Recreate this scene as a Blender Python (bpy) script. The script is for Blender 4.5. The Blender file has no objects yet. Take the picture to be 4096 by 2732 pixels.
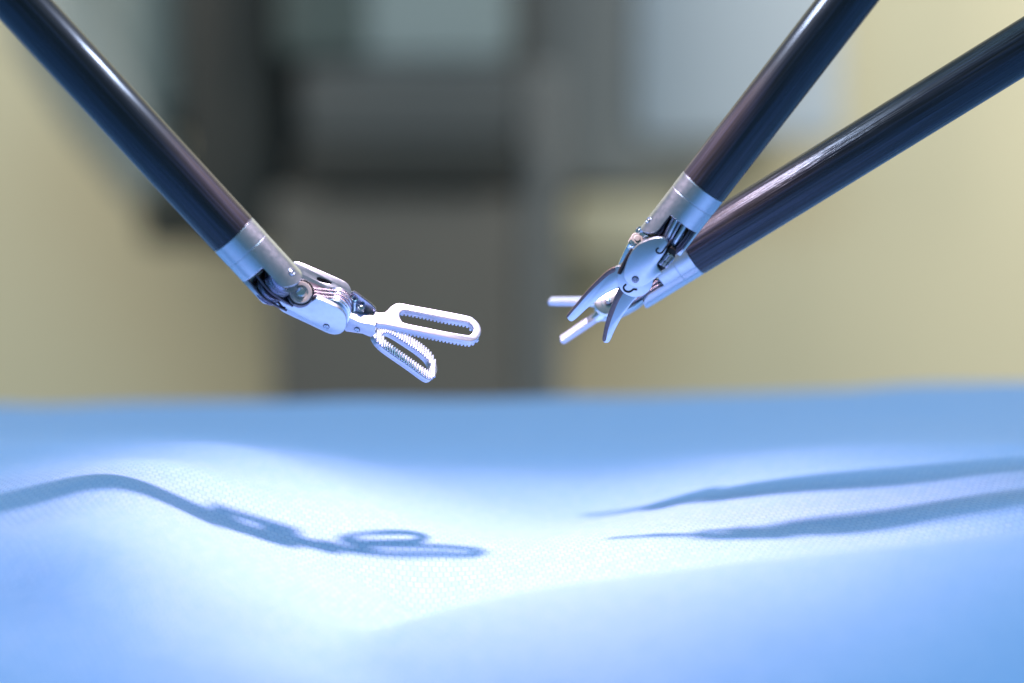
import bpy, math, random
import numpy as np
from mathutils import Vector, Matrix
from mathutils.geometry import tessellate_polygon

random.seed(7)
scn = bpy.context.scene
col = scn.collection

# ------------------------------------------------------------------ camera
MM = 0.001
PITCH = math.radians(5.0)
CAM = Vector((0, 0, 72.5))                       # millimetres, z = 0 is the mean drape level
RIGHT = Vector((1, 0, 0))
UP = Vector((0, math.sin(PITCH), math.cos(PITCH)))
FWD = Vector((0, math.cos(PITCH), -math.sin(PITCH)))
cam_d = bpy.data.cameras.new('camera')
cam_d.lens = 90
cam_d.sensor_width = 36
cam_d.clip_start = 0.01
cam_d.clip_end = 60
cam_d.dof.use_dof = True
cam_d.dof.focus_distance = 0.402
cam_d.dof.aperture_fstop = 8.8
cam_d.dof.aperture_blades = 9
cam = bpy.data.objects.new('camera', cam_d)
cam.location = CAM * MM
cam.rotation_euler = (math.radians(90) - PITCH, 0, 0)
col.objects.link(cam)
scn.camera = cam

# ------------------------------------------------------------------ world, lamps, exposure
world = bpy.data.worlds.new('World')
scn.world = world
world.use_nodes = True
bg = world.node_tree.nodes['Background']
bg.inputs['Color'].default_value = (0.44, 0.79, 1.0, 1)
bg.inputs['Strength'].default_value = 0.22

scn.view_settings.view_transform = 'Standard'
scn.view_settings.look = 'None'
scn.view_settings.exposure = 0.0
scn.view_settings.gamma = 1.0
scn.cycles.use_denoising = True
scn.cycles.max_bounces = 8
scn.cycles.caustics_reflective = False
scn.cycles.caustics_refractive = False


def light(name, kind, loc_mm, energy, color, target_mm=None, **kw):
    d = bpy.data.lights.new(name, kind)
    d.energy = energy
    d.color = color
    for k, v in kw.items():
        setattr(d, k, v)
    o = bpy.data.objects.new(name, d)
    o.location = Vector(loc_mm) * MM
    if target_mm is not None:
        o.rotation_euler = (Vector(target_mm) - Vector(loc_mm)).to_track_quat('-Z', 'Y').to_euler()
    col.objects.link(o)
    return o


# the light of the endoscope that hangs just above the frame, between the instruments
light('endoscope_lamp', 'SPOT', (-7, 394, 126.5), 1.36, (1.0, 0.60, 0.66), (-1, 389, 0),
      spot_size=math.radians(90), spot_blend=1.0, shadow_soft_size=0.0040)
# added wide fill light that keeps the highlights on the shafts
light('highlight_fill_light', 'SPOT', (-7, 393, 128.5), 0.18, (0.86, 0.84, 1.0), (-1, 393, 0),
      spot_size=math.radians(160), spot_blend=0.5, shadow_soft_size=0.0022)
# added unseen fill lights: cool above the drape, warm facing the wall
light('drape_fill_light', 'AREA', (0, 330, 1700), 22.5, (0.48, 0.79, 1.0), (0, 330, 0),
      shape='RECTANGLE', size=1.5, size_y=1.0)
light('wall_fill_light', 'AREA', (-1300, 1700, 900), 20, (1.0, 0.90, 0.78), (-1000, 2850, 300),
      shape='RECTANGLE', size=1.2, size_y=0.8)
light('wall_fill_light', 'AREA', (1600, 1700, 900), 35, (1.0, 0.90, 0.78), (1200, 2850, 300),
      shape='RECTANGLE', size=1.2, size_y=0.8)

# ------------------------------------------------------------------ coordinates


def P(x, y, D):
    """photograph pixel (4096 wide) at depth D (mm along the view axis) -> point in mm"""
    return CAM + D * ((x - 2048) / 10240 * RIGHT + (1366 - y) / 10240 * UP + FWD)


def V(x, y, z):
    """direction given as right / up / towards the camera"""
    return (x * RIGHT + y * UP - z * FWD).normalized()


def on_plane(x, y, O, N):
    d = P(x, y, 1.0) - CAM
    return CAM + d * ((O - CAM).dot(N) / d.dot(N))


def S1(a, b): return (800 + .5104 * a, 800 + .5104 * b)
def S3(a, b): return (1400 + a / 3.918, 1150 + b / 3.918)
def S2(a, b): return (2100 + .5357 * a, 600 + .5357 * b)
def S6(a, b): return (2450 + .2679 * a, 800 + .2679 * b)
def S7(a, b): return (2150 + .2127 * a, 1150 + .2127 * b)


# ------------------------------------------------------------------ materials
def new_mat(name):
    m = bpy.data.materials.new(name)
    m.use_nodes = True
    nt = m.node_tree
    b = nt.nodes['Principled BSDF']
    return m, nt, b


def N_(nt, typ, **kw):
    n = nt.nodes.new(typ)
    for k, v in kw.items():
        setattr(n, k, v)
    return n


def coords(nt, scale):
    tc = N_(nt, 'ShaderNodeTexCoord')
    mp = N_(nt, 'ShaderNodeMapping')
    mp.inputs['Scale'].default_value = scale
    nt.links.new(tc.outputs['Object'], mp.inputs['Vector'])
    return mp.outputs['Vector']


def ramp(nt, fac, stops):
    r = N_(nt, 'ShaderNodeValToRGB')
    el = r.color_ramp.elements
    while len(el) < len(stops):
        el.new(0.5)
    for e, (p, c) in zip(el, stops):
        e.position = p
        e.color = c if len(c) == 4 else (*c, 1)
    nt.links.new(fac, r.inputs['Fac'])
    return r.outputs['Color']


def metal(name, base, rough, noise=1400, bump=0.05, spread=0.05, spots=False):
    m, nt, b = new_mat(name)
    b.inputs['Metallic'].default_value = 1.0
    v = coords(nt, (1, 1, 1))
    n = N_(nt, 'ShaderNodeTexNoise')
    n.inputs['Scale'].default_value = noise
    n.inputs['Detail'].default_value = 5
    nt.links.new(v, n.inputs['Vector'])
    c = ramp(nt, n.outputs['Fac'], [(0.3, tuple(x * .95 for x in base)), (0.7, base)])
    nt.links.new(c, b.inputs['Base Color'])
    r = ramp(nt, n.outputs['Fac'], [(0.3, (rough + spread,) * 3), (0.7, (max(.05, rough - spread * .3),) * 3)])
    nt.links.new(r, b.inputs['Roughness'])
    n2 = N_(nt, 'ShaderNodeTexNoise')
    n2.inputs['Scale'].default_value = noise * 6
    nt.links.new(v, n2.inputs['Vector'])
    bp = N_(nt, 'ShaderNodeBump')
    bp.inputs['Strength'].default_value = bump
    bp.inputs['Distance'].default_value = 0.0001
    nt.links.new(n2.outputs['Fac'], bp.inputs['Height'])
    nt.links.new(bp.outputs['Normal'], b.inputs['Normal'])
    return m


STEEL = metal('satin_steel', (.50, .61, .71), .30)
JAW = metal('bright_steel', (.50, .56, .66), .40, noise=900)
BLADE = metal('blade_steel', (.52, .64, .76), .30, noise=1500, bump=.12)
BEVEL = metal('ground_edge_dark_reflection', (.17, .145, .155), .34, noise=2500, bump=.5, spread=.25)  # dark base colour stands in for the dark reflection of a tilted bevel
CHROME = metal('polished_steel', (.68, .80, .88), .16, noise=500)
DARK = metal('dark_steel', (.10, .10, .13), .30, noise=900)
PULLEY = metal('pulley_steel', (.40, .43, .54), .26, noise=700)
CABLE = metal('tungsten_cable', (.34, .34, .40), .38, noise=4000, bump=.6)


def plain(name, base, rough, noise=8.0, var=.12, metallic=0.0):
    m, nt, b = new_mat(name)
    v = coords(nt, (1, 1, 1))
    n = N_(nt, 'ShaderNodeTexNoise')
    n.inputs['Scale'].default_value = noise
    n.inputs['Detail'].default_value = 4
    nt.links.new(v, n.inputs['Vector'])
    c = ramp(nt, n.outputs['Fac'], [(0.25, tuple(x * (1 - var) for x in base)), (0.75, tuple(min(1, x * (1 + var)) for x in base))])
    nt.links.new(c, b.inputs['Base Color'])
    b.inputs['Roughness'].default_value = rough
    b.inputs['Metallic'].default_value = metallic
    return m


PTFE = plain('beige_bushing', (.36, .38, .36), .35, 900, .1)
BLACK = plain('black_seal_and_recess_shade', (.006, .006, .007), .6, 900, .2)  # black of the seal rings, and shade painted into openings, slots and gaps


def carbon(name, axis, streak):
    """dark composite tube with fine grain along the axis"""
    m, nt, b = new_mat(name)
    tc = N_(nt, 'ShaderNodeTexCoord')
    rot = axis.to_track_quat('Z', 'Y').to_matrix().to_3x3().transposed().to_euler()
    mp = N_(nt, 'ShaderNodeMapping')
    mp.inputs['Rotation'].default_value = rot
    nt.links.new(tc.outputs['Object'], mp.inputs['Vector'])
    mp2 = N_(nt, 'ShaderNodeMapping')
    mp2.inputs['Scale'].default_value = (2600, 2600, 60)
    nt.links.new(mp.outputs['Vector'], mp2.inputs['Vector'])
    n = N_(nt, 'ShaderNodeTexNoise')
    n.inputs['Scale'].default_value = 1
    n.inputs['Detail'].default_value = 5
    nt.links.new(mp2.outputs['Vector'], n.inputs['Vector'])
    mp3 = N_(nt, 'ShaderNodeMapping')
    mp3.inputs['Scale'].default_value = (900, 900, 90)
    nt.links.new(mp.outputs['Vector'], mp3.inputs['Vector'])
    n2 = N_(nt, 'ShaderNodeTexNoise')
    n2.inputs['Scale'].default_value = 1
    n2.inputs['Detail'].default_value = 3
    nt.links.new(mp3.outputs['Vector'], n2.inputs['Vector'])
    c = ramp(nt, n.outputs['Fac'], [(0.36, (.001, .001, .002)), (0.50, (.0055, .0072, .0145)), (0.70, (.018, .024, .048))])
    nt.links.new(c, b.inputs['Base Color'])
    r = ramp(nt, n2.outputs['Fac'], [(0.3, (.19,) * 3), (0.7, (.31,) * 3)])
    nt.links.new(r, b.inputs['Roughness'])
    bp = N_(nt, 'ShaderNodeBump')
    bp.inputs['Strength'].default_value = streak
    bp.inputs['Distance'].default_value = 0.00012
    nt.links.new(n.outputs['Fac'], bp.inputs['Height'])
    nt.links.new(bp.outputs['Normal'], b.inputs['Normal'])
    b.inputs['Specular IOR Level'].default_value = .55
    b.inputs['Specular Tint'].default_value = (.58, .80, 1.0, 1)
    b.inputs['Coat Weight'].default_value = .45
    b.inputs['Coat Roughness'].default_value = .5
    nt.links.new(bp.outputs['Normal'], b.inputs['Coat Normal'])
    return m


def drape_material():
    m, nt, b = new_mat('blue_nonwoven_drape')
    tc = N_(nt, 'ShaderNodeTexCoord')
    nz = N_(nt, 'ShaderNodeTexNoise')
    nz.inputs['Scale'].default_value = 260
    nz.inputs['Detail'].default_value = 4
    nt.links.new(tc.outputs['Object'], nz.inputs['Vector'])
    mul = N_(nt, 'ShaderNodeVectorMath', operation='SCALE')
    mul.inputs['Scale'].default_value = 0.0007
    nt.links.new(nz.outputs['Color'], mul.inputs[0])
    add = N_(nt, 'ShaderNodeVectorMath', operation='ADD')
    nt.links.new(tc.outputs['Object'], add.inputs[0])
    nt.links.new(mul.outputs[0], add.inputs[1])
    mp = N_(nt, 'ShaderNodeMapping')
    mp.inputs['Scale'].default_value = (1000, 1000, 0)
    mp.inputs['Rotation'].default_value = (0, 0, math.radians(-3))
    nt.links.new(add.outputs[0], mp.inputs['Vector'])
    br = N_(nt, 'ShaderNodeTexBrick')
    br.offset = .5
    br.inputs['Scale'].default_value = 1.0
    br.inputs['Brick Width'].default_value = 1.15
    br.inputs['Row Height'].default_value = 1.7
    br.inputs['Mortar Size'].default_value = .20
    br.inputs['Mortar Smooth'].default_value = 1.0
    nt.links.new(mp.outputs['Vector'], br.inputs['Vector'])
    fib = N_(nt, 'ShaderNodeTexNoise')
    fib.inputs['Scale'].default_value = 3500
    fib.inputs['Detail'].default_value = 3
    nt.links.new(tc.outputs['Object'], fib.inputs['Vector'])
    # the pressed joints of the weave are thinner and bluer than the raised cells, no two cells quite alike
    br.inputs['Color1'].default_value = (.315, .53, .92, 1)
    br.inputs['Color2'].default_value = (.370, .565, .94, 1)
    br.inputs['Mortar'].default_value = (.28, .48, .88, 1)
    nt.links.new(br.outputs['Color'], b.inputs['Base Color'])
    inv = N_(nt, 'ShaderNodeMath', operation='MULTIPLY_ADD')
    inv.inputs[1].default_value = -1.0
    inv.inputs[2].default_value = 1.0
    nt.links.new(br.outputs['Fac'], inv.inputs[0])
    hs = N_(nt, 'ShaderNodeMath', operation='MULTIPLY_ADD')
    hs.inputs[1].default_value = .35
    nt.links.new(fib.outputs['Fac'], hs.inputs[0])
    nt.links.new(inv.outputs[0], hs.inputs[2])
    soft = N_(nt, 'ShaderNodeTexNoise')
    soft.inputs['Scale'].default_value = 55
    soft.inputs['Detail'].default_value = 3
    nt.links.new(tc.outputs['Object'], soft.inputs['Vector'])
    bw = N_(nt, 'ShaderNodeBump')
    bw.inputs['Strength'].default_value = .35
    bw.inputs['Distance'].default_value = 0.0022
    nt.links.new(soft.outputs['Fac'], bw.inputs['Height'])
    vary = N_(nt, 'ShaderNodeMapRange')
    vary.inputs['From Min'].default_value = .3
    vary.inputs['From Max'].default_value = .7
    vary.inputs['To Min'].default_value = .35
    vary.inputs['To Max'].default_value = .62
    nt.links.new(nz.outputs['Fac'], vary.inputs['Value'])
    bp = N_(nt, 'ShaderNodeBump')
    nt.links.new(vary.outputs['Result'], bp.inputs['Strength'])
    nt.links.new(bw.outputs['Normal'], bp.inputs['Normal'])
    bp.inputs['Distance'].default_value = 0.00016
    nt.links.new(hs.outputs[0], bp.inputs['Height'])
    nt.links.new(bp.outputs['Normal'], b.inputs['Normal'])
    b.inputs['Roughness'].default_value = .55
    b.inputs['Specular IOR Level'].default_value = .25
    b.inputs['Sheen Weight'].default_value = .08
    b.inputs['Sheen Roughness'].default_value = .5
    b.inputs['Sheen Tint'].default_value = (1, .93, 1, 1)
    return m


# ------------------------------------------------------------------ mesh helpers (all in mm)
class MB:
    def __init__(s):
        s.v, s.f = [], []

    def add(s, verts, faces):
        k = len(s.v)
        s.v += [Vector(x) for x in verts]
        s.f += [tuple(i + k for i in f) for f in faces]
        return s


def basis(axis, ref=None):
    a = axis.normalized()
    r = ref if ref is not None else (Vector((0, 0, 1)) if abs(a.z) < .9 else Vector((1, 0, 0)))
    u = (r - r.dot(a) * a).normalized()
    return u, a.cross(u), a


def build(name, mb, mat, root=None, parent=None, origin=None, sharp=32):
    """root: the Empty of the thing (gives the local origin); parent: the part it belongs to"""
    org = Vector(origin) if origin is not None else (root.location / MM if root else Vector((0, 0, 0)))
    me = bpy.data.meshes.new(name)
    me.from_pydata([((v - org) * MM)[:] for v in mb.v], [], mb.f)
    me.validate()
    import bmesh
    bm = bmesh.new()
    bm.from_mesh(me)
    bmesh.ops.recalc_face_normals(bm, faces=bm.faces)
    bm.to_mesh(me)
    bm.free()
    me.materials.append(mat)
    me.polygons.foreach_set('use_smooth', [True] * len(me.polygons))
    me.set_sharp_from_angle(angle=math.radians(sharp))
    o = bpy.data.objects.new(name, me)
    col.objects.link(o)
    if parent is not None:
        o.parent = parent
    elif root is not None:
        o.parent = root
    else:
        o.location = org * MM
    return o


def thing(name, label, cat, loc_mm, group=None):
    o = bpy.data.objects.new(name, None)
    o.empty_display_size = .005
    o.location = Vector(loc_mm) * MM
    col.objects.link(o)
    o['label'] = label
    o['category'] = cat
    if group:
        o['group'] = group
    return o


def lathe(mb, o, axis, prof, seg=40, ref=None):
    u, w, a = basis(axis, ref)
    vs, fs, rings = [], [], []
    for t, r in prof:
        if r < 1e-6:
            rings.append([len(vs)])
            vs.append(o + a * t)
        else:
            k = len(vs)
            rings.append(list(range(k, k + seg)))
            for i in range(seg):
                an = 2 * math.pi * i / seg
                vs.append(o + a * t + (u * math.cos(an) + w * math.sin(an)) * r)
    for A, B in zip(rings, rings[1:]):
        for i in range(seg):
            j = (i + 1) % seg
            if len(A) == 1 and len(B) == 1:
                continue
            if len(A) == 1:
                fs.append((A[0], B[i], B[j]))
            elif len(B) == 1:
                fs.append((A[i], A[j], B[0]))
            else:
                fs.append((A[i], A[j], B[j], B[i]))
    return mb.add(vs, fs)


def sweep(mb, pts, r, seg=10, closed=False):
    pts = [Vector(p) for p in pts]
    n = len(pts)
    vs, fs = [], []
    prev = None
    for i, p in enumerate(pts):
        if closed:
            t = pts[(i + 1) % n] - pts[i - 1]
        else:
            t = pts[min(i + 1, n - 1)] - pts[max(i - 1, 0)]
        u, w, a = basis(t, prev)
        prev = u
        for k in range(seg):
            an = 2 * math.pi * k / seg
            vs.append(p + (u * math.cos(an) + w * math.sin(an)) * r)
    m = n if closed else n - 1
    for i in range(m):
        for k in range(seg):
            a0, a1 = i * seg + k, i * seg + (k + 1) % seg
            b0, b1 = ((i + 1) % n) * seg + k, ((i + 1) % n) * seg + (k + 1) % seg
            fs.append((a0, a1, b1, b0))
    if not closed:
        fs.append(tuple(range(seg))[::-1])
        fs.append(tuple((n - 1) * seg + k for k in range(seg)))
    return mb.add(vs, fs)


def catmull(pts, n=6, closed=False):
    pts = [Vector(p) for p in pts]
    out = []
    m = len(pts)
    rng = range(m) if closed else range(m - 1)
    for i in rng:
        p0 = pts[(i - 1) % m] if closed or i > 0 else pts[i] * 2 - pts[i + 1]
        p1, p2 = pts[i], pts[(i + 1) % m]
        p3 = pts[(i + 2) % m] if closed or i + 2 < m else p2 * 2 - p1
        for k in range(n):
            t = k / n
            out.append(.5 * ((2 * p1) + (p2 - p0) * t + (2 * p0 - 5 * p1 + 4 * p2 - p3) * t * t + (3 * p1 - p0 - 3 * p2 + p3) * t ** 3))
    if not closed:
        out.append(pts[-1])
    return out


def chaikin(pts, it=2):
    pts = [Vector(p) for p in pts]
    for _ in range(it):
        q = []
        for i in range(len(pts)):
            a, b = pts[i], pts[(i + 1) % len(pts)]
            q += [a * .75 + b * .25, a * .25 + b * .75]
        pts = q
    return pts


def area2(p):
    return sum(p[i].x * p[(i + 1) % len(p)].y - p[(i + 1) % len(p)].x * p[i].y for i in range(len(p))) / 2


def inset(poly, d):
    """move a CCW polygon inwards by d (negative: outwards)"""
    out, n = [], len(poly)
    for i in range(n):
        a, b, c = poly[i - 1], poly[i], poly[(i + 1) % n]
        e1, e2 = (b - a), (c - b)
        n1 = Vector((-e1.y, e1.x)).normalized()
        n2 = Vector((-e2.y, e2.x)).normalized()
        m = n1 + n2
        if m.length < 1e-6:
            m = n1
        m.normalize()
        out.append(b + m * d / max(.5, m.dot(n1)))
    return out


def plate(mb, O, U, N, outer, holes=(), thick=1.0, bev=.12, back_bev=True):
    """outline (u,v) in mm on the plane (O; U, N x U); solid with rounded rims, extruded along -N"""
    W = N.cross(U)
    loops = []
    o = [Vector((p[0], p[1])) for p in outer]
    if area2(o) < 0:
        o.reverse()
    loops.append((o, 1))
    for h in holes:
        h = [Vector((p[0], p[1])) for p in h]
        if area2(h) < 0:
            h.reverse()
        loops.append((h, -1))
    q = bev * .29
    depths = [(bev, 0), (q, q), (0, bev), (0, thick - bev), (q, thick - q), (bev, thick)] if back_bev else \
             [(bev, 0), (q, q), (0, bev), (0, thick)]
    W3 = lambda p, d: O + U * p.x + W * p.y - N * d
    vs, fs = [], []
    top, bot = [], []
    for lp, sgn in loops:
        n = len(lp)
        rings = []
        for ins, d in depths:
            k = len(vs)
            pp = inset(lp, ins * sgn)
            vs += [W3(p, d) for p in pp]
            rings.append((k, pp))
        for (ka, _), (kb, _) in zip(rings, rings[1:]):
            for i in range(n):
                j = (i + 1) % n
                fs.append((ka + i, ka + j, kb + j, kb + i))
        top.append(rings[0])
        bot.append(rings[-1])
    for rings in (top, bot):
        idx = [k + i for k, pp in rings for i in range(len(pp))]
        tris = tessellate_polygon([[Vector((p.x, p.y, 0)) for p in pp] for k, pp in rings])
        fs += [tuple(idx[i] for i in t) for t in tris]
    return mb.add(vs, fs)


def traced(pts, S, O, U, N, it=2, smooth='chaikin'):
    """points seen in the photograph, laid on the plane of the piece -> (u, v) in mm"""
    W = N.cross(U)
    q = []
    for a, b in pts:
        d = on_plane(*S(a, b), O, N) - O
        q.append(Vector((d.dot(U), d.dot(W))))
    if smooth == 'catmull':
        return [Vector((p.x, p.y)) for p in catmull([Vector((p.x, p.y, 0)) for p in q], 5, True)]
    if it:
        q = chaikin(q, it)
    return q


def rivet(root, O, N, r, parent=None, mat=None, name='rivet'):
    mb = MB()
    lathe(mb, O, N, [(-.3, r), (.10, r), (.20, r * .9), (.22, r * .72), (.10, r * .64), (.10, r * .55), (.2, r * .3), (.22, 0)], 28)
    b = build(name, mb, mat or STEEL, root, parent)
    mb = MB()
    lathe(mb, O, N, [(-.3, r * 1.22), (.035, r * 1.22), (.035, r * .98), (-.3, r * .98)], 28)
    build('rivet_seat', mb, DARK, root, b)
    return b


def clevis(mb, o, axis, qdir, R, r, t_cut, t_piv, half, groove=3.2, cap=1.9):
    """tube along axis from t=0 to t_cut whose wall runs on as two rounded tongues round +-qdir"""
    u, w, a = basis(axis, qdir)
    tw = R * math.sin(half)
    def tend(x):        # x = angle away from the tongue's centre
        s = math.sin(x) / math.sin(half)
        return t_piv + cap * math.sqrt(max(0, 1 - s * s))
    angs = []
    for c in (0.0, math.pi):
        n = 26
        for i in range(n + 1):
            x = -half + 2 * half * i / n
            angs.append((c + x, tend(x)))
        n = 14
        for i in range(n + 1):
            angs.append((c + half + (math.pi - 2 * half) * i / n, t_cut))
    prof_t = [0, .12, groove - .12, groove - .06, groove + .06, groove + .12]
    prof_r = [-.12, 0, 0, -.07, -.07, -.03]
    def rad(an):
        return Vector(u * math.cos(an) + w * math.sin(an))
    vs, fs, cols_ = [], [], []
    for an, te in angs:
        d = rad(an)
        ts = prof_t + [groove + (te - .1 - groove) * k / 6 for k in range(1, 7)]
        c = []
        for i, t in enumerate(ts):
            rr = R + (prof_r[i] if i < len(prof_r) else -.03)
            c.append(len(vs)); vs.append(o + a * t + d * rr)
        c.append(len(vs)); vs.append(o + a * te + d * (R - .13))
        c.append(len(vs)); vs.append(o + a * te + d * r)
        for t in (te * .75, te * .4, 0):
            c.append(len(vs)); vs.append(o + a * t + d * r)
        cols_.append(c)
    n = len(cols_)
    for i in range(n):
        A, B = cols_[i], cols_[(i + 1) % n]
        for k in range(len(A) - 1):
            fs.append((A[k], A[k + 1], B[k + 1], B[k]))
        fs.append((A[-1], A[0], B[0], B[-1]))
    return mb.add(vs, fs)


def pulley_mesh(O, N, r, w, groove=True):
    mb = MB()
    g = r * .86
    lathe(mb, O, N, [(-w / 2, 0), (-w / 2, r * .9), (-w * .46, r), (-w * .34, r), (-w * .12, g), (w * .12, g), (w * .34, r), (w * .46, r), (w / 2, r * .9), (w / 2, 0)], 44)
    return mb


def shaft(root, o, axis, length, R, mat):
    """axis points to the tip; the tube runs back from o"""
    mb = MB()
    lathe(mb, o, -axis, [(.02, R * .6), (.02, R - .12), (.14, R), (length * .3, R), (length * .6, R), (length, R), (length, R * .6)], 64)
    s = build('shaft', mb, mat, root)
    mb = MB()
    lathe(mb, o, -axis, [(-.18, R - .30), (.06, R - .30), (.06, R - 1), (-.18, R - 1)], 48)
    build('seal_ring', mb, BLACK, root, s)
    return s


TOOTH = None


def tooth_mesh():
    global TOOTH
    if TOOTH is None:
        me = bpy.data.meshes.new('tooth')
        h = [(-.5, -.4), (.5, -.4), (.42, .6), (.22, 1), (-.22, 1), (-.42, .6)]
        vs = [(x, -.5, z) for x, z in h] + [(x, .5, z) for x, z in h]
        fs = [tuple(range(6)), tuple(range(11, 5, -1))] + [(i, i + 6, (i + 1) % 6 + 6, (i + 1) % 6) for i in range(6)]
        me.from_pydata(vs, [], fs)
        me.materials.append(JAW)
        TOOTH = me
    return TOOTH


def teeth(root, parent, O, U, N, outer, hole, u0, u1, pitch, height, side, trim=.12):
    """one tooth across each bar of the jaw; side=+1 on the front face, otherwise the depth of the back face"""
    W = N.cross(U)
    def cuts(poly, u):
        r = []
        n = len(poly)
        for i in range(n):
            a, b = poly[i], poly[(i + 1) % n]
            if (a.x - u) * (b.x - u) < 0:
                r.append(a.y + (b.y - a.y) * (u - a.x) / (b.x - a.x))
        return sorted(r)
    u = u0
    root_mm = root.location / MM
    while u < u1:
        c = cuts(outer, u)
        if len(c) >= 2:
            c = [c[0], c[-1]]
            h = cuts(hole, u) if hole else []
            iv = [(c[0], h[0]), (h[-1], c[1])] if len(h) >= 2 else [(c[0], c[1])]
            for a, b in iv:
                if b - a < .3:
                    continue
                a += trim; b -= trim
                t = bpy.data.objects.new('tooth', tooth_mesh())
                col.objects.link(t)
                t.parent = parent
                n = N if side == 1 else -N
                off = O if side == 1 else O - N * side
                pos = off + U * u + W * ((a + b) / 2)
                M = Matrix((U * pitch * .74, W * (b - a), n * height)).transposed().to_4x4()
                M *= MM
                M[3][3] = 1
                M.translation = (pos - root_mm) * MM
                t.matrix_local = M
        u += pitch


# ------------------------------------------------------------------ the room behind
WALL = plain('beige_wall_paint', (.71, .67, .48), .7, 1.5, .05)


def rbox(mb, c, size, bev=6, axis_y=Vector((0, 1, 0))):
    """upright box with rounded vertical and horizontal edges; c = centre of its front face"""
    x, y, z = size
    poly = [Vector((sx * x / 2, sz * z / 2)) for sx, sz in ((-1, -1), (1, -1), (1, 1), (-1, 1))]
    rr = min(bev * 2, x * .3, z * .3)
    q = []
    for k, p in enumerate(poly):
        cx, cz = p.x - math.copysign(rr, p.x), p.y - math.copysign(rr, p.y)
        a0 = math.pi + k * math.pi / 2
        for i in range(5):
            an = a0 + i * math.pi / 8
            q.append(Vector((cx + rr * math.cos(an), cz + rr * math.sin(an))))
    plate(mb, Vector(c), Vector((1, 0, 0)), Vector((0, -1, 0)), q, (), y, bev)
    return mb


def px_box(x0, x1, y0, y1, D, depth, bev=6):
    """box whose front spans these pixels of the 2351-wide view at distance D"""
    k = 4096 / 2351
    a, b = P(x0 * k, y1 * k, D), P(x1 * k, y0 * k, D)
    c = (a + b) / 2
    c.y = D
    return rbox(MB(), c, (b.x - a.x, depth, b.z - a.z), bev)


mb = MB()
rbox(mb, (300, 2850, 500), (5200, 100, 3400), 4)
o = build('wall', mb, WALL)
o['kind'] = 'structure'
mb = MB()
mb.add([(-2600, -800, -900), (3000, -800, -900), (3000, 3060, -900), (-2600, 3060, -900)], [(0, 1, 2, 3)])
o = build('floor', mb, plain('grey_vinyl_floor', (.22, .23, .23), .4, 6, .08))
o['kind'] = 'structure'

T = thing('equipment_tower', 'blurred dark grey equipment tower in the middle of the background', 'medical cart', (-50, 2500, -900))
M_T = plain('charcoal_housing', (.125, .122, .112), .5, 5, .08)
M_TD = plain('black_housing', (.032, .034, .032), .45, 5, .08)
M_TG = plain('slate_panel', (.085, .095, .10), .4, 5, .08)
M_TL = plain('grey_panel', (.19, .21, .22), .4, 5, .06)
M_TS = plain('blue_grey_screen', (.23, .29, .31), .25, 3, .12)
M_TT = plain('teal_grey_panel', (.075, .10, .10), .35, 3, .1)
build('cabinet', px_box(620, 1200, 436, 3600, 2500, 300, 8), M_T, T)
build('back_panel', px_box(596, 1210, -700, 445, 2560, 180, 8), M_TD, T)
build('side_post', px_box(1200, 1292, 150, 3600, 2495, 290, 8), plain('steel_grey_post', (.15, .16, .165), .4, 5, .06), T)
d = build('drawer_front', px_box(676, 1200, 322, 428, 2480, 300, 8), M_TD, T)
d = build('console_panel', px_box(690, 1198, 140, 320, 2490, 260, 8), M_TG, T)
d = build('display', px_box(652, 1176, -420, 138, 2485, 90, 8), M_TS, T)
build('display_bezel', px_box(640, 845, -420, 138, 2478, 70, 8), M_TT, T, d)
build('dark_post', px_box(418, 640, -700, 575, 2520, 220, 14), M_TD, T)
T = thing('grey_cabinet', 'blurred pale blue grey cabinet behind the upright shaft at upper right', 'cabinet', (330, 2700, -900))
build('cabinet_body', px_box(1180, 1500, -600, 430, 2697, 110, 10), M_TL, T)
build('cabinet_door', px_box(1455, 1930, -600, 325, 2690, 110, 10), plain('pale_blue_grey_paint', (.48, .56, .65), .4, 3, .05), T)
build('lower_rail', px_box(1292, 1650, 330, 432, 2700, 110, 10), plain('mid_grey_rail', (.20, .21, .20), .4, 3, .05), T)
T = thing('supply_box', 'blurred small beige box beside the dark tower', 'box', P(1440 * 1.742, 600 * 1.742, 2650))
b = build('box_body', px_box(1296, 1570, 452, 592, 2650, 180, 8), plain('beige_card', (.62, .58, .42), .6, 4, .05), T)
build('box_base', px_box(1290, 1500, 602, 655, 2645, 180, 6), plain('olive_grey_plastic', (.30, .29, .22), .6, 4, .05), T)

T = thing('robot_arm', 'blurred grey arm with a dark rounded end at upper left', 'robot arm', P(380, 200, 2560))
mb = MB()
k = 1.742
lathe(mb, P(300 * k, -700 * k, 2600), P(335 * k, 250 * k, 2600) - P(300 * k, -700 * k, 2600), [(0, 0), (0, 64), (320, 66), (425, 58), (450, 36), (458, 0)], 40)
build('upper_arm', mb, plain('grey_arm_paint', (.19, .235, .235), .4, 4, .06), T)
mb = MB()
a_, b_ = P(150 * k, 60 * k, 2570), P(385 * k, 470 * k, 2570)
lathe(mb, a_, b_ - a_, [(-60, 0), (-58, 30), (-30, 50), (0, 54), (90, 50), (170, 36), (205, 28), (210, 0)], 40)
build('fore_arm', mb, plain('blue_grey_arm_paint', (.24, .28, .28), .4, 4, .06), T)
mb = MB()
c_ = P(392 * k, 500 * k, 2540)
lathe(mb, c_ + Vector((0, -20, -28)), Vector((0, 0, 1)), [(0, 0), (2, 20), (10, 27), (50, 27), (58, 20), (60, 0)], 40)
build('arm_joint', mb, plain('dark_joint', (.03, .034, .03), .4, 4, .06), T)

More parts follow.
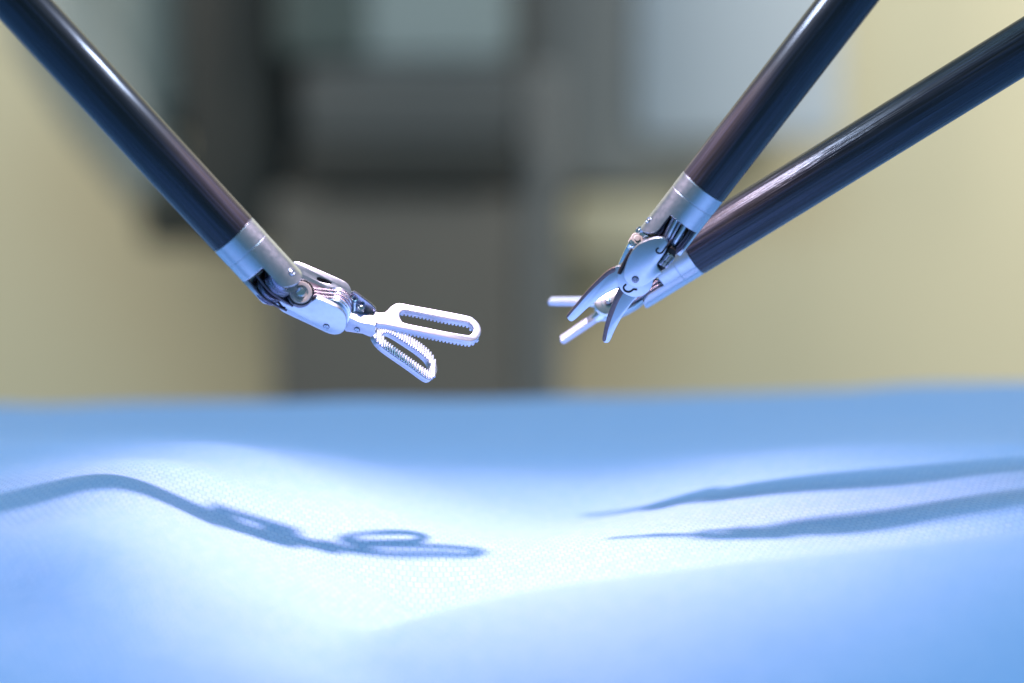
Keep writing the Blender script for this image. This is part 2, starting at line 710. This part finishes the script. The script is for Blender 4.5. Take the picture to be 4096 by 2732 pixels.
# ------------------------------------------------------------------ the drape
CTRL = [  # points of the cloth (mm) recovered from the cast shadows, crests and the far edge
    (-78, 386.4, 13.8), (-71.5, 387.5, 15.1), (-65.1, 388.6, 16.9), (-60.2, 389.7, 17.3), (-55.5, 391.6, 15.8), (-49.2, 394.8, 12.6),
    (-42.6, 396.5, 9.6), (-36, 398.3, 7.1), (-30.9, 398.7, 5.5), (-12.1, 401, 3.8), (-5, 402, 3.4),
    (16, 397.7, 6.3), (22.2, 398.3, 6.8), (27.4, 398.8, 7), (36, 398.8, 7.5), (46.2, 398.4, 8.3), (56.3, 397, 9.5), (65.9, 393.7, 11.2), (75.3, 389.8, 12.6), (78.4, 388.3, 13.2),
    (12.2, 439.7, 3.4), (20.5, 433.8, 5.3), (27.7, 430, 7.3), (38.5, 427.6, 9.5), (49.4, 426.8, 11.2), (60.2, 425.9, 12.4), (71, 425, 13.4), (85.4, 423.6, 14.7), (87, 442, 16), (62, 443, 13.5)]


def downhill(x, y, D, steps):
    """a fold: from a crest point the cloth falls towards the camera; steps = (pixels further down, slope)"""
    r = [(x, y, D)]
    for dy, sl in steps:
        y0, D0 = r[-1][1], r[-1][2]
        k0, k1 = ((v - 784) / 5877 * math.cos(PITCH) + math.sin(PITCH) for v in (y0, y0 + dy))
        z0 = CAM.z - D0 * k0
        r.append((x, y0 + dy, (CAM.z - z0 + sl * D0) / (sl + k1)))
    return r


FOLD = []
# the near fold at the right hides the trough behind it: (crest pixel, distance)
for x, y, D in [(2500, 1205, 346), (2351, 1222, 346), (2180, 1242, 346), (2000, 1264, 346), (1850, 1280, 346), (1700, 1294, 346), (1550, 1312, 346), (1400, 1332, 346),
                (1200, 1364, 346), (1050, 1400, 346), (950, 1428, 346), (850, 1462, 347)]:
    FOLD.append((x, y, D))
    k = (y - 784) / 5877 * math.cos(PITCH) + math.sin(PITCH)
    X_ = (x - 1175.5) / 5877
    zc = CAM.z - D * k
    CTRL.append((X_ * 326, 326, zc - 1.6))
    CTRL.append((X_ * 300, 300, zc - 6.0))
    CTRL.append((X_ * 338, 338, zc - .1))
    if x > 900:
        CTRL.append((X_ * 364, 363, CAM.z - 364 * k - 2.2))
        CTRL.append((X_ * 379, 378, CAM.z - 379 * k - .3))
for x, y, D in [(-100, 1215, 378), (30, 1205, 376), (150, 1200, 366), (300, 1261, 353), (400, 1300, 355), (500, 1340, 357), (600, 1385, 355)]:
    FOLD.append((x, y, D))
for x, y, D in FOLD + [(300, 1400, 337), (600, 1480, 342), (0, 1400, 343), (300, 1568, 318), (600, 1568, 322), (0, 1568, 320), (700, 1500, 343), (720, 1400, 368), (900, 1385, 381),
                (0, 1060, 440), (100, 1085, 415), (300, 1050, 430), (500, 1020, 452), (400, 1068, 415), (700, 1090, 440), (900, 1130, 448),
                (0, 958, 650), (600, 934, 680), (1175, 920, 690), (1800, 911, 680), (2351, 880, 640),
                (1100, 1090, 480), (1100, 1010, 560), (1700, 1060, 460), (2351, 1020, 455), (400, 990, 560), (1900, 970, 570)]:
    CTRL.append(tuple(P(x * 1.7422, y * 1.7422, D)))
CTRL += [(x, y, z) for x in (-320, -190, 190, 320) for y, z in ((180, -14), (300, -8), (430, 4), (560, 2))]
CTRL += [(x, y, z) for x in (-90, 0, 90) for y, z in ((150, -18), (260, -15))]
CTRL += [(x, 690, z) for x, z in ((-320, -7), (-190, -6), (190, 0), (320, 0))]
C_ = np.array(CTRL)


def tps(C, Q, lam):
    s = 100.0
    A, B = C[:, :2] / s, Q / s
    def U(d2):
        return np.where(d2 > 1e-12, d2 * np.log(np.maximum(d2, 1e-12)), 0) * .5
    K = U(((A[:, None] - A[None]) ** 2).sum(-1)) + lam * np.eye(len(A))
    Pm = np.hstack([np.ones((len(A), 1)), A])
    M = np.block([[K, Pm], [Pm.T, np.zeros((3, 3))]])
    w = np.linalg.solve(M, np.concatenate([C[:, 2], np.zeros(3)]))
    out = np.empty(len(Q))
    for i in range(0, len(Q), 20000):
        b = B[i:i + 20000]
        out[i:i + 20000] = U(((b[:, None] - A[None]) ** 2).sum(-1)) @ w[:-3] + w[-3] + b @ w[-2:]
    return out


def axis_samples(knots):
    r = []
    for a, b, st in knots:
        r += list(np.arange(a, b - 1e-6, st))
    r.append(knots[-1][1])
    return np.array(r)


xs = axis_samples([(-320, -100, 8), (-100, 100, 1.0), (100, 320, 8)])
ys = axis_samples([(150, 320, 8), (320, 480, 1.0), (480, 700, 4)])
X, Y = np.meshgrid(xs, ys)
Z = tps(C_, np.stack([X.ravel(), Y.ravel()], 1), 4e-5).reshape(X.shape)
rng = np.random.default_rng(3)
for _ in range(14):                               # slight unevenness of the cloth
    a = rng.uniform(0, math.pi)
    kx, ky = math.cos(a), math.sin(a)
    f = rng.uniform(.05, .28)
    Z = Z + .09 * np.sin((X * kx + Y * ky) * f + rng.uniform(0, 6.28))
rows, cols_n = X.shape
vv = np.stack([X, Y, Z], -1).reshape(-1, 3)
# the cloth hangs down over the far edge
hang = []
for j, (dy, dz) in enumerate(((6, -2), (11, -8), (13, -30), (14, -120), (15, -300))):
    hang.append(np.stack([X[-1], Y[-1] + dy, Z[-1] + dz], -1))
vv = np.concatenate([vv] + hang)
nr = rows + len(hang)
mb = MB()
idx = np.arange(nr * cols_n).reshape(nr, cols_n)
faces = np.stack([idx[:-1, :-1], idx[:-1, 1:], idx[1:, 1:], idx[1:, :-1]], -1).reshape(-1, 4)
mb.v = [Vector(v) for v in vv]
mb.f = [tuple(int(i) for i in f) for f in faces]
drape = build('surgical_drape', mb, drape_material(), sharp=180)
drape['label'] = 'light blue textured surgical drape spread in soft folds under the instruments'
drape['category'] = 'drape'

# ------------------------------------------------------------------ left instrument: slotted grasper
GRP = 'robotic surgical instruments'
AX1 = V(.657, -.728, -.20)
O_J = P(933, 937, 391)
R1 = 3.9
T = thing('surgical_grasper', 'left surgical instrument with two slotted toothed jaws open and a bent steel wrist', 'surgical instrument', O_J, GRP)
shaft(T, O_J, AX1, 130, R1, carbon('carbon_tube', AX1, .35))
e1 = V(.743, .67, 0)
e1 = (e1 - e1.dot(AX1) * AX1).normalized()
e2 = e1.cross(AX1)
if e2.dot(FWD) > 0:
    e2 = -e2
q1 = (e1 * math.sin(math.radians(47)) + e2 * math.cos(math.radians(47))).normalized()
mb = MB()
clevis(mb, O_J, AX1, q1, R1 - .02, 3.0, 6.4, 10.0, math.radians(46))
collar = build('collar', mb, STEEL, T)
C1 = O_J + AX1 * 10.0
rivet(T, C1 + q1 * (R1 - .14), q1, .62, collar)
mb = MB()
lathe(mb, O_J, AX1, [(5.2, 0), (5.2, 3.02)], 40)
build('inner_plug', mb, BLACK, T)
for k_, off in enumerate((-2.25, -1.25, -.25, .75, 1.75)):
    build('pulley', pulley_mesh(C1 + q1 * off, q1, 2.75 - .12 * (k_ % 2), .8), PULLEY if k_ != 2 else DARK, T)
mb = MB()
lathe(mb, C1, q1, [(-3.3, 0), (-3.3, .7), (3.3, .7), (3.3, 0)], 24)
build('pivot_pin', mb, DARK, T)
s1 = AX1.cross(q1).normalized()
if s1.dot(UP) > 0:
    s1 = -s1                                       # the lower side of the wrist
for off in (-1.75, .3):
    mb = MB()
    pts = [O_J + AX1 * 5 + s1 * 2.2 + q1 * off, O_J + AX1 * 7.5 + s1 * 2.6 + q1 * off, C1 + s1 * 2.75 + q1 * off,
           C1 + s1 * 2.2 + AX1 * 1.8 + q1 * off, C1 + s1 * 1.3 + AX1 * 4.2 + q1 * off * .8]
    sweep(mb, catmull(pts, 6), .2, 8)
    build('drive_cable_or_gap_shade', mb, DARK, T)

p = V(-.15, -.64, .75)
pj = V(-.15, -.79, .60)                          # hinge axis of the jaws
b1 = V(.83, -.5, -.2)
b1 = (b1 - b1.dot(p) * p).normalized()
PIN = P(*S1(990, 990), 396.0)
mb = MB()
out = traced([(568, 785), (590, 815), (632, 872), (700, 905), (850, 975), (950, 1022), (1000, 1047), (1060, 1060), (1115, 1045), (1142, 1005), (1150, 950), (1138, 900),
              (1100, 855), (1000, 808), (915, 768), (885, 790), (835, 815), (760, 828), (700, 815), (640, 790)], S1, PIN, b1, p)
plate(mb, PIN, b1, p, out, (), 1.0, .16)
body = build('wrist_plate', mb, STEEL, T)
rivet(T, PIN + p * .0, p, .42, body)
mb = MB()
sweep(mb, [on_plane(*S1(a, b), PIN + p * .02, p) for a, b in ((600, 780), (625, 815), (640, 835), (650, 845), (668, 846))], .2, 8)
build('crimp_slot', mb, BLACK, T, body)
# far plate of the wrist with its window
PB = PIN - p * 1.7
pn = V(.30, .25, .92)
bf = (b1 - b1.dot(pn) * pn).normalized()
out = traced([(722, 478), (792, 488), (900, 533), (1050, 598), (1130, 633), (1168, 662), (1192, 715), (1196, 790), (1100, 745), (1000, 725), (850, 690), (770, 640), (735, 560)], S1, PB, bf, pn)
win = traced([(922, 594), (1036, 640), (1026, 664), (912, 632)], S1, PB, bf, pn, 1)
mb = MB()
plate(mb, PB, bf, pn, out, [win], 1.0, .08)
far = build('wrist_plate', mb, STEEL, T)
mb = MB()
wb = PB - pn * .7
plate(mb, wb, bf, pn, traced([(880, 560), (1080, 640), (1060, 700), (870, 660)], S1, wb, bf, pn, 1), (), .6, .08)
build('window_shade_backing', mb, BLACK, T, far)  # black sheet that paints the shade seen through the window
# bridge of the wrist between the two plates, hub end near the first pivot; widened to close its shadow
mb = MB()
BR = PIN - p * 1.0
plate(mb, BR, b1, p, traced([(590, 775), (650, 850), (760, 830), (830, 815), (960, 850), (985, 790), (850, 735), (760, 705), (680, 720)], S1, BR, b1, p), (), 2.9, .2)
build('wrist_bridge', mb, DARK, T)
# round capstan bushing facing the camera
cn = V(.10, .12, .98)
CB = P(*S1(790, 722), 392.2)
mb = MB()
lathe(mb, CB, cn, [(-3.0, 1.72), (-.2, 1.72), (0, 1.62), (0, 1.15), (-.12, 1.05), (-.12, .8), (.05, .62), (.22, .3), (.25, 0)], 40)
cb = build('bushing', mb, PTFE, T)
mb = MB()
lathe(mb, CB, cn, [(.02, .78), (.2, .66), (.32, .36), (.34, 0)], 32)
build('bushing_pin', mb, CHROME, T, cb)
mb = MB()
lathe(mb, CB - cn * .5, cn, [(-2.6, 2.1), (-.1, 2.1), (.1, 2.0), (.1, 1.74), (-2.6, 1.74)], 40)
build('bushing_ring', mb, DARK, T, cb)
# pulleys between the plates
J0 = on_plane(*S1(1052, 838), PIN - p * 2.6, p)
for k_, off in enumerate((1.25, .35, -.55, -1.45)):
    build('pulley', pulley_mesh(J0 + p * off, p, 2.8 - .10 * k_, .78), CHROME if k_ % 2 == 0 else PULLEY, T)
m0 = p.cross(b1)
if m0.dot(UP) < 0:
    m0 = -m0
for off in (.80, -.1, -1.0):
    a_ = C1 + AX1 * 2.2 + m0 * .9 + p * (off * .7)
    z_ = J0 + b1 * (2.62 * math.cos(math.radians(97))) + m0 * (2.62 * math.sin(math.radians(97))) + p * off
    pts = [a_.lerp(z_, f) for f in (0, .25, .5, .75, 1)]
    for an in (75, 55, 35, 15, -5):
        c, s = math.cos(math.radians(an)), math.sin(math.radians(an))
        pts.append(J0 + b1 * (2.62 * c) + m0 * (2.62 * s) + p * off)
    mb = MB()
    sweep(mb, catmull(pts, 5), .2, 8)
    build('drive_cable_or_gap_shade', mb, CABLE, T)
# small clear stop plate beside the jaw root
PS = PIN - p * 4.0
mb = MB()
plate(mb, PS, b1, p, traced([(1188, 712), (1250, 752), (1374, 848), (1378, 885), (1300, 905), (1200, 870), (1165, 790)], S1, PS, b1, p, 1), (), .5, .08)
build('stop_plate', mb, PULLEY, T)
mb = MB()
lc = P(*S1(1213, 772), 396.6)
lu, lw, _ = basis(V(.3, .3, .9))
sweep(mb, [lc + (lu * math.cos(i * math.pi / 9) + lw * math.sin(i * math.pi / 9)) * .42 for i in range(18)], .15, 8, True)
build('cable_loop', mb, CHROME, T)
mb = MB()
lathe(mb, P(*S1(1212, 800), 396.8), P(*S1(1208, 862), 397.2) - P(*S1(1212, 800), 396.8), [(0, 0), (0, .28), (1.4, .3), (1.4, 0)], 16)
build('crimp', mb, CHROME, T)

# upper jaw
d1 = V(.968, -.19, -.16)
mj = pj.cross(b1)
if mj.dot(UP) < 0:
    mj = -mj
m1 = (mj - mj.dot(d1) * d1).normalized()
OU = P(*S3(1200, 560), 399.3)
up_out = traced([(372, 388), (470, 392), (530, 388), (580, 362), (640, 300), (715, 252), (800, 243), (1000, 280), (1400, 352), (1850, 440), (1950, 488), (2022, 560), (2057, 640),
                 (2050, 720), (2005, 795), (1930, 836), (1830, 840), (1400, 760), (1000, 680), (600, 597), (380, 556)], S3, OU, d1, m1, smooth='catmull')
up_hole = traced([(778, 430), (800, 385), (850, 360), (920, 366), (1200, 420), (1500, 485), (1830, 540), (1890, 568), (1930, 610), (1942, 650), (1925, 700), (1890, 733), (1830, 740),
                  (1500, 685), (1200, 625), (870, 556), (805, 505)], S3, OU, d1, m1, smooth='catmull')
mb = MB()
plate(mb, OU, d1, m1, up_out, [up_hole], 1.25, .2)
uj = build('jaw', mb, JAW, T)
uj['label'] = 'upper slotted jaw with a bright flat back'
umin, umax = min(q.x for q in up_out), max(q.x for q in up_out)
teeth(T, uj, OU, d1, m1, up_out, up_hole, umin + 4.2, umax - .25, .58, .46, 1.25)
# tang of the upper jaw
OT = P(*S1(1230, 1015), 396.9)
mb = MB()
plate(mb, OT, b1, p, traced([(1128, 905), (1180, 925), (1260, 962), (1368, 975), (1380, 1010), (1362, 1056), (1310, 1056), (1200, 1042), (1120, 1030)], S1, OT, b1, p, 1), (), 2.2, .22)
tang = build('jaw_tang', mb, JAW, T, uj)
rivet(T, OT, p, .40, tang)
mb = MB()
lathe(mb, P(*S1(1262, 848), 397.0), V(0, .5, .86), [(-.6, .5), (0, .62), (.35, .5), (.55, .2), (.58, 0)], 20)
build('crimp', mb, CHROME, T)

# lower jaw
d2 = V(.76, -.44, -.46)
m2 = V(.33, .64, .69)
m2 = (m2 - m2.dot(d2) * d2).normalized()
OL = P(*S3(850, 1000), 403.7)
lo_out = traced([(400, 660), (372, 700), (372, 760), (410, 830), (450, 885), (560, 985), (900, 1222), (1130, 1390), (1200, 1435), (1265, 1448), (1335, 1395), (1372, 1290), (1350, 1175),
                 (1270, 1022), (1140, 900), (1000, 802), (860, 735), (700, 690), (540, 640)], S3, OL, d2, m2, smooth='catmull')
lo_hole = traced([(520, 735), (545, 800), (590, 855), (900, 1078), (1150, 1255), (1215, 1290), (1250, 1270), (1255, 1215), (1200, 1115), (1050, 990), (900, 890), (780, 812), (690, 758), (600, 720)], S3, OL, d2, m2, smooth='catmull')
mb = MB()
plate(mb, OL, d2, m2, lo_out, [lo_hole], .95, .16)
lj = build('jaw', mb, JAW, T)
lj['label'] = 'lower slotted jaw with rows of teeth facing up'
umin, umax = min(q.x for q in lo_out), max(q.x for q in lo_out)
teeth(T, lj, OL, d2, m2, lo_out, lo_hole, umin + .5, umax - .2, .47, .25, 1)
mb = MB()
OT2 = OT - p * .9
plate(mb, OT2, b1, p, traced([(1180, 960), (1300, 985), (1390, 1040), (1350, 1075), (1318, 1072), (1250, 1040)], S1, OT2, b1, p, 1), (), 2.0, .2)
build('jaw_tang', mb, JAW, T, lj)

# ------------------------------------------------------------------ right front instrument: scissors
AX2 = V(-.594, -.776, -.215)
O_J = P(2813.6, 744.6, 395)
T = thing('surgical_scissors', 'surgical instrument with two curved scissor blades spread open, nearer of the right pair', 'surgical instrument', O_J, GRP)
shaft(T, O_J, AX2, 130, R1, carbon('carbon_tube_front', AX2, .45))
e1 = V(.795, -.607, 0)
e1 = (e1 - e1.dot(AX2) * AX2).normalized()
e2 = e1.cross(AX2)
if e2.dot(FWD) > 0:
    e2 = -e2
q2 = (e1 * math.sin(math.radians(-68)) + e2 * math.cos(math.radians(-68))).normalized()
mb = MB()
clevis(mb, O_J, AX2, q2, R1 - .02, 3.0, 6.2, 9.2, math.radians(46), 2.7)
collar = build('collar', mb, STEEL, T)
C2 = O_J + AX2 * 9.2
rivet(T, C2 + q2 * (R1 - .14), q2, .6, collar)
mb = MB()
lathe(mb, O_J, AX2, [(4.6, 0), (4.6, 3.02)], 40)
build('inner_plug', mb, BLACK, T)
for k_, off in enumerate((-2.2, -1.2, -.2, .8, 1.8)):
    build('pulley', pulley_mesh(C2 + q2 * off, q2, 2.6 - .1 * (k_ % 2), .72), PULLEY if k_ % 2 else DARK, T)
mb = MB()
lathe(mb, C2, q2, [(-3.3, 0), (-3.3, .7), (3.3, .7), (3.3, 0)], 24)
build('pivot_pin', mb, DARK, T)
nS = V(-.12, -.30, .945)
bS = V(-.60, -.78, 0)
bS = (bS - bS.dot(nS) * nS).normalized()
PP = P(*S6(340, 1185), 394.6)
s2 = AX2.cross(q2).normalized()
if s2.dot(FWD) > 0:
    s2 = -s2
for off, rc, bend, m_ in ((-2.0, .14, .2, DARK), (-1.55, .16, .0, DARK), (-.45, .42, .5, STEEL), (.45, .26, .8, PULLEY), (1.15, .34, 1.0, STEEL), (1.75, .2, 1.2, CABLE)):
    mb = MB()
    pts = [O_J + AX2 * 4.8 + s2 * 2.0 + q2 * off, O_J + AX2 * 6.3 + s2 * 2.6 + q2 * (off + bend * .1), C2 - AX2 * 1.0 + s2 * 2.85 + q2 * (off - bend * .15),
           C2 + AX2 * .6 + s2 * 2.6 + q2 * (off - bend * .55), C2 + s2 * 1.6 + AX2 * 2.6 + q2 * (off - bend * .8)]
    sweep(mb, catmull(pts, 6), rc, 10)
    build('drive_cable_or_gap_shade', mb, m_, T)
mb = MB()
out = traced([(520, 600), (600, 572), (700, 562), (760, 566), (806, 600), (835, 660), (800, 760), (720, 880), (648, 975), (742, 1075), (705, 1120), (600, 1205), (500, 1275),
              (420, 1300), (340, 1310), (260, 1270), (190, 1205), (162, 1110), (185, 980), (240, 850), (300, 745), (400, 650)], S6, PP, bS, nS)
plate(mb, PP, bS, nS, out, (), 1.1, .22)
wp = build('wrist_plate', mb, STEEL, T)
rivet(T, PP, nS, .46, wp, PULLEY)
mb = MB()
sweep(mb, catmull([on_plane(*S6(a, b), PP + nS * .03, nS) for a, b in ((690, 715), (660, 735), (655, 765), (680, 792), (725, 795), (760, 765), (800, 705), (850, 640), (885, 590))], 4), .14, 8)
build('crimp_slot', mb, BLACK, T, wp)
mb = MB()
PB = PP - nS * 3.9
plate(mb, PB, bS, nS, traced([(430, 470), (560, 540), (640, 640), (560, 800), (480, 1000), (420, 1150), (300, 1220), (150, 1130), (60, 1010), (120, 880), (170, 760), (260, 600), (340, 520)], S6, PB, bS, nS), (), 1.1, .25)
build('wrist_plate', mb, CHROME, T)
mb = MB()
BR = PP - nS * 1.1
plate(mb, BR, bS, nS, traced([(480, 600), (640, 620), (760, 600), (840, 580), (800, 720), (640, 930), (480, 960), (360, 820), (400, 690)], S6, BR, bS, nS), (), 2.8, .2)
build('wrist_bridge', mb, PULLEY, T)
# side window with its little pulley stack
SW = P(*S6(800, 890), 398.2)
BX = PP - nS * .55
mb = MB()
plate(mb, BX, bS, nS, traced([(645, 978), (760, 810), (880, 705), (942, 760), (932, 860), (860, 960), (775, 1035), (730, 1055)], S6, BX, bS, nS, 0), (), 2.6, .1)
build('pulley_window_shade', mb, BLACK, T)  # flat black plate, its colour standing in for the window's shaded inside
for (a0, c0), (a1, c1), r_, m_ in (((705, 962), (845, 800), .34, PULLEY), ((748, 985), (885, 815), .30, PTFE), ((790, 1005), (915, 850), .30, PULLEY)):
    mb = MB()
    A_, B_ = P(*S6(a0, c0), 393.7), P(*S6(a1, c1), 393.4)
    L_ = (B_ - A_).length
    lathe(mb, A_, B_ - A_, [(0, 0), (0, r_ * .7), (.15, r_), (L_ * .3, r_), (L_ * .34, r_ * .7), (L_ * .42, r_ * .7), (L_ * .46, r_), (L_ - .15, r_), (L_, r_ * .7), (L_, 0)], 20)
    build('pulley', mb, m_, T)
for (a0, c0), r_, d_, m_ in (((425, 468), .85, 396.6, CHROME), ((368, 572), .95, 396.2, PTFE), ((300, 640), .6, 395.9, CHROME)):
    mb = MB()
    lathe(mb, P(*S6(a0, c0), d_), V(.15, .25, .95), [(-2.5, r_), (-.1, r_), (0, r_ * .9), (0, r_ * .55), (.14, r_ * .45), (.16, 0)], 28)
    build('bushing', mb, m_, T)
mb = MB()
sweep(mb, catmull([on_plane(*S6(a, b), PP - nS * .75, nS) for a, b in ((300, 735), (235, 835), (180, 935), (130, 1030), (100, 1100))], 4), .32, 8)
build('drive_cable_or_gap_shade', mb, BLACK, T)  # no cable: black strip painting the shade between plate and hub
# hub of the blades and the two blades
HB = PP - nS * 1.15
mb = MB()
hub = [(340 + 268 * math.cos(2 * math.pi * i / 40), 1185 + 268 * math.sin(2 * math.pi * i / 40)) for i in range(40)]
plate(mb, HB, bS, nS, traced(hub, S6, HB, bS, nS, 0), (), 1.0, .15)
hb = build('blade_hub', mb, STEEL, T)
mb = MB()
sweep(mb, catmull([on_plane(*S6(a, b), HB + nS * .04, nS) for a, b in ((200, 1262), (170, 1290), (165, 1325), (190, 1360), (240, 1374), (285, 1358), (310, 1335), (350, 1338), (368, 1335))], 4), .15, 8)
build('crimp_slot', mb, BLACK, T, hb)


def blade(outline, bevel_line, O, side):
    mb = MB()
    pl = traced(outline, S2, O, bS, nS, 0, smooth='catmull')
    plate(mb, O, bS, nS, pl, (), .95, .07)
    b = build('blade', mb, BLADE, T)
    mb = MB()
    bl = traced(bevel_line, S2, O + nS * .05, bS, nS, 0, smooth='catmull')
    plate(mb, O + nS * .05, bS, nS, bl, (), .9, .04)
    build('ground_edge', mb, BEVEL, T, b)
    return b


HL = PP - nS * 2.2
bl = blade([(760, 880), (700, 868), (660, 884), (612, 912), (560, 962), (500, 1022), (440, 1088), (395, 1145), (345, 1205), (316, 1240), (320, 1262), (342, 1279), (370, 1268), (410, 1232), (455, 1190),
            (510, 1145), (570, 1102), (640, 1060), (700, 1032), (780, 1000)],
           [(668, 878), (612, 908), (556, 958), (496, 1018), (436, 1084), (390, 1142), (340, 1202), (311, 1240), (318, 1252), (352, 1212), (402, 1156), (450, 1100), (508, 1040), (566, 985), (620, 938), (672, 906)], HL, 1)
bl['label'] = 'upper blade, pointing left'
HR = PP - nS * 1.9
br = blade([(700, 1036), (676, 1090), (652, 1150), (622, 1230), (602, 1300), (588, 1370), (581, 1415), (588, 1434), (606, 1440), (626, 1434), (640, 1412), (662, 1362), (690, 1306), (724, 1246), (766, 1186), (806, 1132), (838, 1096), (800, 1040), (740, 1010)],
           [(702, 1030), (676, 1086), (650, 1148), (619, 1228), (598, 1300), (584, 1370), (577, 1415), (590, 1432), (604, 1420), (616, 1360), (634, 1296), (660, 1224), (690, 1150), (722, 1090), (738, 1062), (720, 1040)], HR, 1)
br['label'] = 'lower blade, pointing down'

# ------------------------------------------------------------------ right rear instrument: needle driver
AX3 = V(-.826, -.512, -.235)
O_J = P(2766, 1008, 416)
T = thing('needle_driver', 'surgical instrument with two narrow straight jaws, behind the scissors', 'surgical instrument', O_J, GRP)
shaft(T, O_J, AX3, 140, 4.1, carbon('carbon_tube_rear', AX3, .9))
e1 = V(.527, -.85, 0)
e1 = (e1 - e1.dot(AX3) * AX3).normalized()
e2 = e1.cross(AX3)
if e2.dot(FWD) > 0:
    e2 = -e2
q3 = (e1 * math.sin(math.radians(80)) + e2 * math.cos(math.radians(80))).normalized()
mb = MB()
clevis(mb, O_J, AX3, q3, 4.1 - .02, 3.0, 6.2, 9.2, math.radians(46), 2.9)
build('collar', mb, STEEL, T)
C3 = O_J + AX3 * 9.2
mb = MB()
lathe(mb, O_J, AX3, [(4.6, 0), (4.6, 3.02)], 40)
build('inner_plug', mb, BLACK, T)
for k_, off in enumerate((-2.2, -1.2, -.2, .8, 1.8)):
    build('pulley', pulley_mesh(C3 + q3 * off, q3, 2.5 - .1 * (k_ % 2), .72), CHROME if k_ == 3 else DARK, T)
s3 = AX3.cross(q3).normalized()
if s3.dot(FWD) > 0:
    s3 = -s3
for off in (.2, .9, 1.6, 2.2):
    mb = MB()
    pts = [O_J + AX3 * 4.8 + s3 * 2.3 + q3 * off, O_J + AX3 * 6.5 + s3 * 2.6 + q3 * off, C3 + s3 * 2.6 + q3 * off, C3 + s3 * 2.0 + AX3 * 2.2 + q3 * off, C3 + s3 * 1.2 + AX3 * 4 + q3 * off * .8]
    sweep(mb, catmull(pts, 6), .2, 8)
    build('drive_cable_or_gap_shade', mb, CABLE, T)
nN = V(-.05, .42, .90)
bN = V(-.9, -.40, -.1)
bN = (bN - bN.dot(nN) * nN).normalized()
NP = P(*S7(1290, 330), 418.5)
mb = MB()
plate(mb, NP, bN, nN, traced([(1048, 280), (1075, 170), (1200, 70), (1500, -60), (2000, -220), (2150, -120), (2080, 130), (1900, 300), (1700, 420), (1450, 500), (1300, 520), (1180, 480), (1090, 400)], S7, NP, bN, nN), (), 1.2, .35)
wp = build('wrist_plate', mb, CHROME, T)
rivet(T, P(*S7(1330, 250), 418.3), nN, .5, wp, CHROME)
mb = MB()
plate(mb, NP + nN * .12, bN, nN, traced([(1165, 210), (1195, 200), (1245, 330), (1215, 345)], S7, NP + nN * .12, bN, nN, 1), (), .3, .06)
build('key_tab', mb, CHROME, T, wp)
mb = MB()
NB = NP - nN * 3.2
plate(mb, NB, bN, nN, traced([(1048, 300), (1100, 180), (1300, 60), (1600, -60), (2000, -200), (2150, -100), (2090, 180), (1920, 340), (1700, 470), (1450, 570), (1270, 600), (1150, 570), (1080, 450)], S7, NB, bN, nN), (), 1.2, .35)
build('wrist_plate', mb, STEEL, T)
mb = MB()
NC = NP - nN * 1.2
plate(mb, NC, bN, nN, traced([(1250, 300), (1400, 130), (1700, 30), (2000, -60), (2050, 80), (1850, 280), (1600, 420), (1400, 480)], S7, NC, bN, nN), (), 2.0, .2)
build('wrist_bridge', mb, DARK, T)


def needle_jaw(tip, base, depth_tip, depth_base, w, label):
    A, B = P(*S7(*base), depth_base), P(*S7(*tip), depth_tip)
    ax = (B - A)
    L = ax.length
    ax.normalize()
    n = V(-.05, .70, .70)
    n = (n - n.dot(ax) * ax).normalized()
    mb = MB()
    W0, W1 = w * 1.15, w * .8
    prof = [(-1.5, -W0 * .45), (L - .35, -W1 / 2), (L - .06, -W1 * .3), (L, 0), (L - .06, W1 * .3), (L - .35, W1 / 2), (-1.5, W0 * .45)]
    plate(mb, A, ax, n, [Vector(q) for q in chaikin([Vector(q) for q in prof], 1)], (), .95, .2)
    j = build('jaw', mb, JAW, T)
    j['label'] = label
    mb = MB()
    lathe(mb, A - ax * 2.1 - n * .6, ax, [(0, 0), (0, .8), (1.2, 1.0), (2.2, .85), (3.0, .6), (3.0, 0)], 24)
    build('jaw_root', mb, CHROME, T, j)
    # fine serration on the biting face
    Wd = n.cross(ax)
    poly = [Vector((0, -W1 / 2)), Vector((L, -W1 / 2)), Vector((L, W1 / 2)), Vector((0, W1 / 2))]
    teeth(T, j, A, ax, n, poly, None, L * .25, L - .4, .42, .12, 1, .1)
    return j


needle_jaw((196, 222), (1000, 215), 428, 423, 1.75, 'upper jaw, level')
needle_jaw((405, 985), (1080, 520), 425, 421.5, 1.75, 'lower jaw, slanting down')
